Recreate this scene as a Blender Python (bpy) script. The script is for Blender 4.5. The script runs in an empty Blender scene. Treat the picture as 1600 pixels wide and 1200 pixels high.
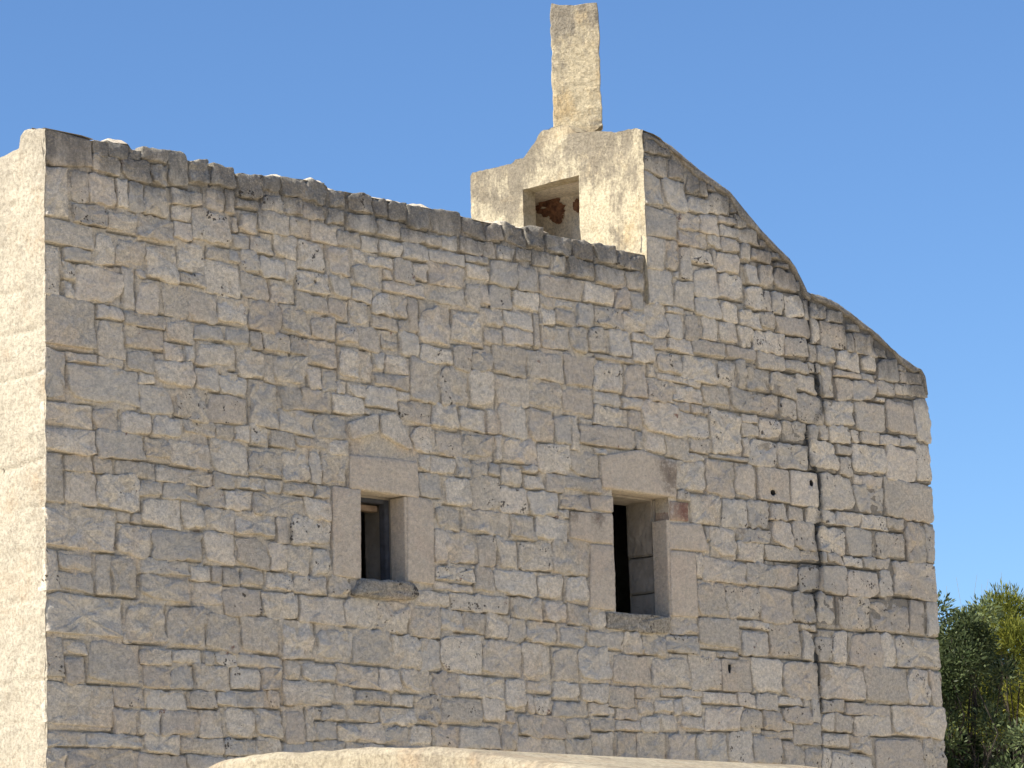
import bpy, bmesh, math, random
from mathutils import Vector, noise

# ------------------------------------------------------------------ camera, sky, sun, exposure
S = bpy.context.scene
COL = S.collection
cam_d = bpy.data.cameras.new('camera'); cam = bpy.data.objects.new('camera', cam_d); COL.objects.link(cam)
S.camera = cam
cam_d.sensor_width = 36; cam_d.lens = 121.33; cam_d.clip_start = 0.1; cam_d.clip_end = 3000
from mathutils import Matrix
_r = Vector((0.70322608, -0.71043223, -0.02755222)); _u = Vector((-0.11036441, -0.14736432, 0.98290562)); _f = Vector((0.70234804, 0.68816408, 0.18203687))
cam.matrix_world = Matrix(((_r.x, _u.x, -_f.x, -13.22976), (_r.y, _u.y, -_f.y, -17.09824), (_r.z, _u.z, -_f.z, 1.6), (0, 0, 0, 1)))

SUN_EL, SUN_AZ = 48.0, 14.0        # azimuth measured from -X towards +Y
sd = Vector((-math.cos(math.radians(SUN_AZ)) * math.cos(math.radians(SUN_EL)), math.sin(math.radians(SUN_AZ)) * math.cos(math.radians(SUN_EL)), math.sin(math.radians(SUN_EL))))
W = bpy.data.worlds.new('World'); S.world = W; W.use_nodes = True
wn = W.node_tree.nodes; wl = W.node_tree.links
sky = wn.new('ShaderNodeTexSky'); sky.sky_type = 'NISHITA'; sky.sun_disc = False
sky.sun_elevation = math.radians(SUN_EL); sky.sun_rotation = math.atan2(sd.x, sd.y)
sky.altitude = 0; sky.air_density = 0.98; sky.dust_density = 0.0; sky.ozone_density = 10.0
wl.new(sky.outputs[0], wn['Background'].inputs[0]); wn['Background'].inputs[1].default_value = 0.071
sun_d = bpy.data.lights.new('sun', 'SUN'); sun_d.energy = 5.0; sun_d.angle = math.radians(0.5); sun_d.color = (1.0, 0.92, 0.77)
sun = bpy.data.objects.new('sun', sun_d); COL.objects.link(sun); sun.rotation_euler = sd.to_track_quat('Z', 'Y').to_euler()
sun.location = (-20, 0, 20)
S.view_settings.view_transform = 'Standard'; S.view_settings.look = 'None'; S.view_settings.exposure = 1.12; S.view_settings.gamma = 1.0
S.view_settings.use_curve_mapping = False

# ------------------------------------------------------------------ materials
def mat(name, rough=0.92):
    m = bpy.data.materials.new(name); m.use_nodes = True
    b = m.node_tree.nodes['Principled BSDF']; b.inputs['Roughness'].default_value = rough
    b.inputs['Specular IOR Level'].default_value = 0.2
    return m, m.node_tree, b
class G:                                                # small helper for node graphs
    def __init__(s, nt):
        s.nt = nt; s.pos = nt.nodes.new('ShaderNodeNewGeometry').outputs['Position']
    def n(s, t, **k):
        nd = s.nt.nodes.new(t)
        for a, v in k.items(): setattr(nd, a, v)
        return nd
    def put(s, sock, v):
        if hasattr(v, 'links') or hasattr(v, 'is_output'): s.nt.links.new(v, sock)
        else: sock.default_value = v
    def scaled(s, sc, off=(0, 0, 0)):
        m = s.n('ShaderNodeMapping'); s.nt.links.new(s.pos, m.inputs[0]); m.inputs['Scale'].default_value = sc; m.inputs['Location'].default_value = off
        return m.outputs[0]
    def noise(s, scale, detail=4, rough=0.6, vec=None, dist=0.0):
        nd = s.n('ShaderNodeTexNoise'); s.put(nd.inputs['Vector'], vec or s.pos)
        nd.inputs['Scale'].default_value = scale; nd.inputs['Detail'].default_value = detail; nd.inputs['Roughness'].default_value = rough
        nd.inputs['Distortion'].default_value = dist
        return nd.outputs['Fac']
    def voro(s, scale, vec=None, feature='F1'):
        nd = s.n('ShaderNodeTexVoronoi', feature=feature); s.put(nd.inputs['Vector'], vec or s.pos); nd.inputs['Scale'].default_value = scale
        return nd.outputs['Distance']
    def ramp(s, v, a, b, lo=0.0, hi=1.0):
        nd = s.n('ShaderNodeMapRange', interpolation_type='SMOOTHSTEP'); s.put(nd.inputs[0], v)
        for i, q in enumerate((a, b, lo, hi)): nd.inputs[i + 1].default_value = q
        return nd.outputs[0]
    def m(s, op, a, b=0.0):
        nd = s.n('ShaderNodeMath', operation=op); s.put(nd.inputs[0], a); s.put(nd.inputs[1], b); return nd.outputs[0]
    def mix(s, f, a, b, blend='MIX'):
        nd = s.n('ShaderNodeMix', data_type='RGBA', blend_type=blend); s.put(nd.inputs[0], f)
        s.put(nd.inputs[6], a if not isinstance(a, tuple) else a + (1,)); s.put(nd.inputs[7], b if not isinstance(b, tuple) else b + (1,))
        return nd.outputs[2]
    def attr(s, name): return s.n('ShaderNodeAttribute', attribute_name=name).outputs['Fac']
    def bump(s, h, dist, strength=1.0, normal=None):
        nd = s.n('ShaderNodeBump'); s.put(nd.inputs['Height'], h); nd.inputs['Distance'].default_value = dist; nd.inputs['Strength'].default_value = strength
        if normal is not None: s.put(nd.inputs['Normal'], normal)
        return nd.outputs[0]
    def grey(s, v): 
        nd = s.n('ShaderNodeCombineColor'); 
        for i in range(3): s.put(nd.inputs[i], v)
        return nd.outputs[0]

def rubble_material(name, c1, c2, warm, pits=True, grain=1.0, stain=1.0, bumpk=0.9, dirt=(0.13, 0.095, 0.07)):
    m, nt, b = mat(name); g = G(nt)
    tint = g.attr('tint'); pit = g.attr('pit'); dtop = g.attr('dtop')
    n1 = g.noise(5.5, 5, 0.62); n2 = g.noise(38, 5, 0.7); n3 = g.noise(105, 4, 0.75); n4 = g.noise(1.1, 4, 0.55)
    col = g.mix(g.ramp(g.m('ADD', g.m('MULTIPLY', tint, 0.7), g.m('MULTIPLY', n1, 0.5)), 0.2, 0.95), c2, c1)
    # pinkish iron-rich mortar wash, in drifts
    col = g.mix(g.m('MULTIPLY', g.ramp(g.noise(2.3, 6, 0.65, g.scaled((1, 1, 1), (7, 3, 1))), 0.48, 0.66), 0.55), col, warm)
    col = g.mix(g.m('MULTIPLY', g.ramp(g.noise(16, 4, 0.6, g.scaled((1, 1, 1), (2, 9, 4))), 0.55, 0.72), 0.5), col, (0.50, 0.475, 0.43))
    sp = g.m('ADD', g.m('MULTIPLY', g.ramp(n2, 0.3, 0.7), 0.42 * grain), 1.0 - 0.24 * grain)
    sp = g.m('MULTIPLY', sp, g.m('ADD', g.m('MULTIPLY', g.ramp(n3, 0.3, 0.7), 0.34 * grain), 1 - 0.18 * grain))
    col = g.mix(1.0, col, g.grey(sp), 'MULTIPLY')
    # lichen-grey or pinkish cast stone by stone
    hue = g.m('FRACT', g.m('MULTIPLY', tint, 7.31))
    col = g.mix(g.m('MULTIPLY', g.ramp(hue, .55, 1.0), .30), col, (0.47, 0.475, 0.46)); col = g.mix(g.m('MULTIPLY', g.ramp(hue, .35, .0), .20), col, (0.62, 0.52, 0.43))
    # rust red flecks
    red = g.m('MULTIPLY', g.ramp(g.noise(7, 3, 0.5, g.scaled((1, 1, 1), (31, 5, 17))), 0.705, 0.74), g.ramp(g.noise(60, 3), 0.4, 0.55))
    col = g.mix(g.m('MULTIPLY', red, 0.75), col, (0.17, 0.065, 0.045))
    # dark lichen hanging from the exposed top edge
    lm = g.m('ADD', g.m('MULTIPLY', g.m('SUBTRACT', g.noise(4.2, 6, 0.72, g.scaled((1.3, 1, 0.45))), 0.5), 1.9), g.ramp(dtop, 0.0, 0.62, 0.80, -0.25))
    lm2 = g.m('MULTIPLY', g.ramp(lm, 0.12, 0.85), 0.78 * stain)
    lm2 = g.m('MULTIPLY', lm2, g.ramp(g.noise(70, 3, 0.7), 0.25, 0.6, 0.6, 1.0))
    col = g.mix(lm2, col, (0.085, 0.085, 0.082))
    gr = g.m('MULTIPLY', g.ramp(g.m('ADD', n4, g.m('MULTIPLY', g.m('SUBTRACT', n1, .5), .7)), 0.52, 0.74), 0.30 * stain)
    col = g.mix(gr, col, (0.20, 0.20, 0.19))
    sm = g.m('MULTIPLY', g.attr('damp_and_shade'), g.ramp(g.m('ADD', g.noise(8, 6, 0.75), g.m('MULTIPLY', g.attr('damp_and_shade'), 0.25)), 0.46, 0.62))
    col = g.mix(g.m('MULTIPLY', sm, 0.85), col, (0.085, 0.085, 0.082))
    h = g.m('ADD', g.m('MULTIPLY', n1, 0.7), g.m('MULTIPLY', n2, 0.40))
    n5 = g.noise(14, 6, 0.7, g.scaled((1.0, 1.0, 1.35), (5, 2, 8)), 0.6)
    nb = g.bump(h, 0.022, bumpk); nb = g.bump(n5, 0.022, 0.8 * bumpk, nb); nb = g.bump(g.noise(62, 4, .7, g.scaled((1, 1, 1), (3, 3, 3)), .4), 0.014, 0.9, nb); nb = g.bump(n3, 0.006, 0.9, nb)
    # paler on the bump ridges, darker in the hollows
    col = g.mix(g.m('MULTIPLY', g.ramp(n5, 0.58, 0.72), 0.22), col, (0.66, 0.60, 0.50)); col = g.mix(g.m('MULTIPLY', g.ramp(n5, 0.42, 0.28), 0.30 * grain), col, (0.25, 0.225, 0.19))
    if not pits:
        dm = g.m('MULTIPLY', pit, g.ramp(g.m('ADD', g.noise(30, 6, 0.8), g.m('MULTIPLY', pit, 0.25)), 0.50, 0.72))
        col = g.mix(g.m('MULTIPLY', dm, 0.85), col, dirt)
    if pits:
        wv = g.n('ShaderNodeVectorMath', operation='ADD'); nz = g.n('ShaderNodeTexNoise'); nt.links.new(g.pos, nz.inputs['Vector']); nz.inputs['Scale'].default_value = 25
        sc = g.n('ShaderNodeVectorMath', operation='SCALE'); nt.links.new(nz.outputs['Color'], sc.inputs[0]); sc.inputs['Scale'].default_value = 0.035
        nt.links.new(g.pos, wv.inputs[0]); nt.links.new(sc.outputs[0], wv.inputs[1])
        v = g.voro(46, wv.outputs[0])
        thr = g.m('MULTIPLY', g.m('MULTIPLY', g.ramp(g.noise(11, 3, 0.6, g.scaled((1, 1, 1), (4, 4, 4))), 0.50, 0.66), pit), 0.55)
        pm = g.ramp(g.m('SUBTRACT', thr, v), 0.0, 0.07)
        col = g.mix(g.m('MULTIPLY', pm, 0.85), col, (0.07, 0.06, 0.05))
        nb = g.bump(g.m('SUBTRACT', 1.0, pm), 0.02, 0.9, nb)
    nt.links.new(col, b.inputs['Base Color']); nt.links.new(nb, b.inputs['Normal'])
    return m
M_stone = rubble_material('rubble_limestone', (0.73, 0.665, 0.555), (0.53, 0.48, 0.40), (0.63, 0.53, 0.415))
M_mortar = rubble_material('pink_lime_mortar', (0.64, 0.575, 0.465), (0.56, 0.49, 0.385), (0.59, 0.48, 0.365), pits=False)
M_dressed = rubble_material('dressed_limestone', (0.62, 0.54, 0.435), (0.54, 0.465, 0.37), (0.60, 0.49, 0.385), pits=False, grain=0.75, stain=0.6, bumpk=0.6)
M_redstone = rubble_material('red_stained_limestone', (0.50, 0.385, 0.29), (0.42, 0.32, 0.24), (0.45, 0.28, 0.20), pits=False, stain=.5, bumpk=.6, dirt=(0.17, 0.05, 0.035))
M_sill = rubble_material('lichened_sill_stone', (0.56, 0.50, 0.40), (0.32, 0.29, 0.235), (0.50, 0.41, 0.31), pits=True, grain=1.8, stain=1.5)

def plaster_material(name, base, brown, grey, grey_amt=0.3, ztop=None):
    m, nt, b = mat(name, 0.9); g = G(nt)
    n1 = g.noise(1.7, 6, 0.66); n2 = g.noise(42, 6, 0.78); n3 = g.noise(120, 3, 0.65)
    col = g.mix(g.ramp(n1, 0.35, 0.7), base, tuple(c * 0.88 for c in base))
    col = g.mix(g.m('MULTIPLY', g.ramp(g.noise(3.2, 5, 0.7, g.scaled((1, 1, 0.8), (3, 8, 2))), 0.50, 0.72), 0.75), col, brown)
    dt = g.attr('dtop')
    gm = g.m('ADD', g.noise(3.6, 6, 0.75, g.scaled((1, 1, 0.55), (9, 1, 5))), g.ramp(dt, 0.0, 0.6, 0.17, 0.0))
    col = g.mix(g.m('MULTIPLY', g.ramp(gm, 0.50, 0.68), grey_amt), col, grey)
    col = g.mix(1.0, col, g.grey(g.ramp(n2, 0.30, 0.64, 0.62, 1.16)), 'MULTIPLY'); col = g.mix(g.m('MULTIPLY', g.ramp(g.noise(1.3, 5, .7, g.scaled((.35, .35, 1.6), (1, 1, 4))), .52, .64), .35), col, brown)
    col = g.mix(g.m('MULTIPLY', g.ramp(n3, 0.60, 0.72), 0.4), col, tuple(c * 0.35 for c in brown))
    h = g.m('ADD', g.m('MULTIPLY', n1, 0.3), g.m('MULTIPLY', n2, 0.5))
    nb = g.bump(h, 0.022, 0.9); nb = g.bump(g.noise(13, 5, 0.7), 0.03, 0.6, nb); nb = g.bump(g.noise(75, 5, 0.75), 0.012, 0.9, nb); nb = g.bump(n3, 0.008, 0.8, nb)
    nt.links.new(col, b.inputs['Base Color']); nt.links.new(nb, b.inputs['Normal'])
    return m
M_lit = plaster_material('weathered_cream_limewash', (0.51, 0.465, 0.38), (0.43, 0.335, 0.235), (0.31, 0.28, 0.235), 0.4)
M_belfry = plaster_material('stained_cream_render', (0.55, 0.485, 0.355), (0.45, 0.34, 0.195), (0.20, 0.175, 0.14), 0.85)
M_cham = plaster_material('chamber_plaster', (0.78, 0.70, 0.58), (0.66, 0.54, 0.42), (0.6, 0.53, 0.45), 0.3)  # paler than the outer render, standing in for bounced light
M_pillar = plaster_material('lichened_standing_stone', (0.58, 0.50, 0.35), (0.50, 0.37, 0.20), (0.24, 0.215, 0.18), 0.85)
M_vault = plaster_material('sunlit_vault_render', (0.46, 0.405, 0.305), (0.40, 0.30, 0.20), (0.27, 0.23, 0.18), 0.7)

def simple(name, c, c2, scale=6, bumpd=0.01, rough=0.9):
    m, nt, b = mat(name, rough); g = G(nt); n = g.noise(scale, 6, 0.65)
    nt.links.new(g.mix(g.ramp(n, 0.35, 0.68), c, c2), b.inputs['Base Color']); nt.links.new(g.bump(g.noise(scale * 6, 4), bumpd, 0.7), b.inputs['Normal'])
    return m
M_ground = simple('dry_pale_ground', (0.56, 0.485, 0.375), (0.47, 0.40, 0.30), 0.7, 0.03)
M_wood = simple('weathered_beam_wood', (0.34, 0.25, 0.17), (0.22, 0.15, 0.10), 14, 0.004)
M_frame = simple('dark_blue_grey_wood', (0.075, 0.08, 0.095), (0.05, 0.052, 0.06), 12, 0.003)
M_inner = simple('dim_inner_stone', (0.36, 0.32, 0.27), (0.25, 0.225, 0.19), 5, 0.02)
M_brick = simple('exposed_red_earth_mortar', (0.26, 0.13, 0.075), (0.10, 0.05, 0.035), 26, 0.02)
M_bark = simple('grey_bark', (0.07, 0.06, 0.05), (0.035, 0.03, 0.025), 20, 0.02)

# ------------------------------------------------------------------ helpers
def tag(o, label=None, cat=None, group=None, kind=None):
    for k, v in (('label', label), ('category', cat), ('group', group), ('kind', kind)):
        if v: o[k] = v
    return o
def mesh_obj(name, V, F, m, parent=None, smooth=True, attrs=None):
    me = bpy.data.meshes.new(name); me.from_pydata(V, [], F); me.materials.append(m)
    if smooth: me.polygons.foreach_set('use_smooth', [True] * len(F))
    for k, v in (attrs or {}).items():
        a = me.attributes.new(k, 'FLOAT', 'POINT'); a.data.foreach_set('value', [float(q) for q in v])
    me.update()
    o = bpy.data.objects.new(name, me); COL.objects.link(o)
    if parent is not None: o.parent = parent
    return o
def empty(name, loc=(0, 0, 0)):
    o = bpy.data.objects.new(name, None); o.location = loc; COL.objects.link(o); o.empty_display_size = 0.3; return o
def box_obj(name, x0, x1, y0, y1, z0, z1, m, parent=None, jit=0.0, bev=0.012):
    bm = bmesh.new(); bmesh.ops.create_cube(bm, size=1)
    for v in bm.verts: v.co = Vector((x0 + (v.co.x + .5) * (x1 - x0), y0 + (v.co.y + .5) * (y1 - y0), z0 + (v.co.z + .5) * (z1 - z0)))
    if bev: bmesh.ops.bevel(bm, geom=bm.edges[:], offset=bev, segments=2, affect='EDGES')
    if jit:
        bmesh.ops.triangulate(bm, faces=bm.faces[:]); bmesh.ops.subdivide_edges(bm, edges=bm.edges[:], cuts=3, use_grid_fill=True)
        for v in bm.verts: v.co += noise.noise_vector(v.co * 6) * jit
    me = bpy.data.meshes.new(name); bm.to_mesh(me); bm.free(); me.materials.append(m)
    a = me.attributes.new('dtop', 'FLOAT', 'POINT'); a.data.foreach_set('value', [5.0] * len(me.vertices))
    a = me.attributes.new('tint', 'FLOAT', 'POINT'); a.data.foreach_set('value', [0.5] * len(me.vertices))
    o = bpy.data.objects.new(name, me); COL.objects.link(o)
    if parent is not None: o.parent = parent
    return o
def lerp(pts, x):
    if x <= pts[0][0]: return pts[0][1]
    for (a, za), (b, zb) in zip(pts, pts[1:]):
        if x <= b: return za + (zb - za) * (x - a) / max(1e-9, b - a)
    return pts[-1][1]
def fbm(x, y, z, o=3):
    s, a = 0.0, 1.0
    for i in range(o):
        s += a * noise.noise((x, y, z)); x *= 2.03; y *= 2.03; z *= 2.03; a *= 0.5
    return s

# ------------------------------------------------------------------ ground and the church shell
def ground():
    V = []; F = []; n = 60; L = 900
    for i in range(n + 1):
        for j in range(n + 1):
            a = (i / n * 2 - 1); b = (j / n * 2 - 1)
            x = math.copysign(abs(a) ** 2.6, a) * L; y = math.copysign(abs(b) ** 2.6, b) * L
            V.append((x, y, fbm(x * .15, y * .15, 0) * 0.05 if abs(x) < 60 else 0))
    for i in range(n):
        for j in range(n):
            k = i * (n + 1) + j; F.append((k, k + n + 1, k + n + 2, k + 1))
    return tag(mesh_obj('ground', V, F, M_ground), kind='structure')
ground()

TOP = [(-0.009, 7.315), (0.407, 7.308), (0.694, 7.338), (0.726, 7.3), (1.008, 7.329), (1.184, 7.309), (1.609, 7.289), (1.642, 7.25), (1.803, 7.297), (2.023, 7.323), (2.239, 7.339), (2.447, 7.33), (2.458, 7.3), (2.626, 7.313), (2.881, 7.31), (3.22, 7.307), (3.409, 7.316), (3.758, 7.303), (4.004, 7.297), (4.267, 7.302), (4.601, 7.313), (4.906, 7.289), (5.148, 7.284), (5.534, 7.29), (5.691, 7.292)]
GAB = [(5.7, 8.262), (5.834, 8.244), (6.049, 8.189), (6.338, 8.062), (6.706, 7.936), (6.925, 7.779), (7.146, 7.631), (7.41, 7.487), (7.52, 7.372), (7.607, 7.254)]
LOW = [(7.638, 7.247), (7.829, 7.241), (7.987, 7.204), (8.264, 7.103), (8.463, 7.022), (8.662, 6.913), (8.865, 6.831), (9.031, 6.786), (9.101, 6.714), (9.1, 6.591), (9.12, 6.55)]
XS, XE = 5.70, 9.10
def ztop(x):
    if x < XS: return lerp(TOP, x)
    if x < 7.625: return lerp(GAB, x)
    return lerp(LOW, x)
WIN = [(2.697, 3.145, 4.607, 5.212), (5.240, 5.858, 4.538, 5.444)]
HOLES = [(7.550, 5.704, 0.026, 0.026), (6.484, 4.197, 0.018, 0.045), (7.078, 5.586, 0.030, 0.024), (2.32,6.62,0.014,0.014)]
SEAM = [(2.9, 7.507), (3.473, 7.507), (3.648, 7.566), (3.819, 7.515), (4.021, 7.583), (4.217, 7.535), (4.466, 7.521), (4.82, 7.56), (5.077, 7.633), (5.327, 7.595), (5.537, 7.68), (5.765, 7.656), (5.956, 7.52), (6.148, 7.548), (6.312, 7.741), (6.513, 7.699), (6.714, 7.65), (6.915, 7.6), (7.18, 7.642), (7.4, 7.63)]
def damp_and_shade(x, z, k=1.0): return max(0.0, 1 - abs(x - lerp(SEAM, z)) / .07) * max(0, .85 + 1.1 * noise.noise((x * 3, 4, z * 2.6))) * min(1, max(.25, (z - 3.6) / .6)) * k
def lens(x, z):        # how deep the joints have weathered (deep to the right, nearly flush to the left)
    d = 0.000 + 0.016 * min(1, max(0, (x - 5.9) / 1.3)) + 0.006 * min(1, max(0, (z - 6.6) / 0.5))
    s = lerp(SEAM, z)
    return d

church = empty('stone_church', (0, 0, 0))
tag(church, 'old limestone church with rubble side wall, small belfry and sloping gable end', 'church')

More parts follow.
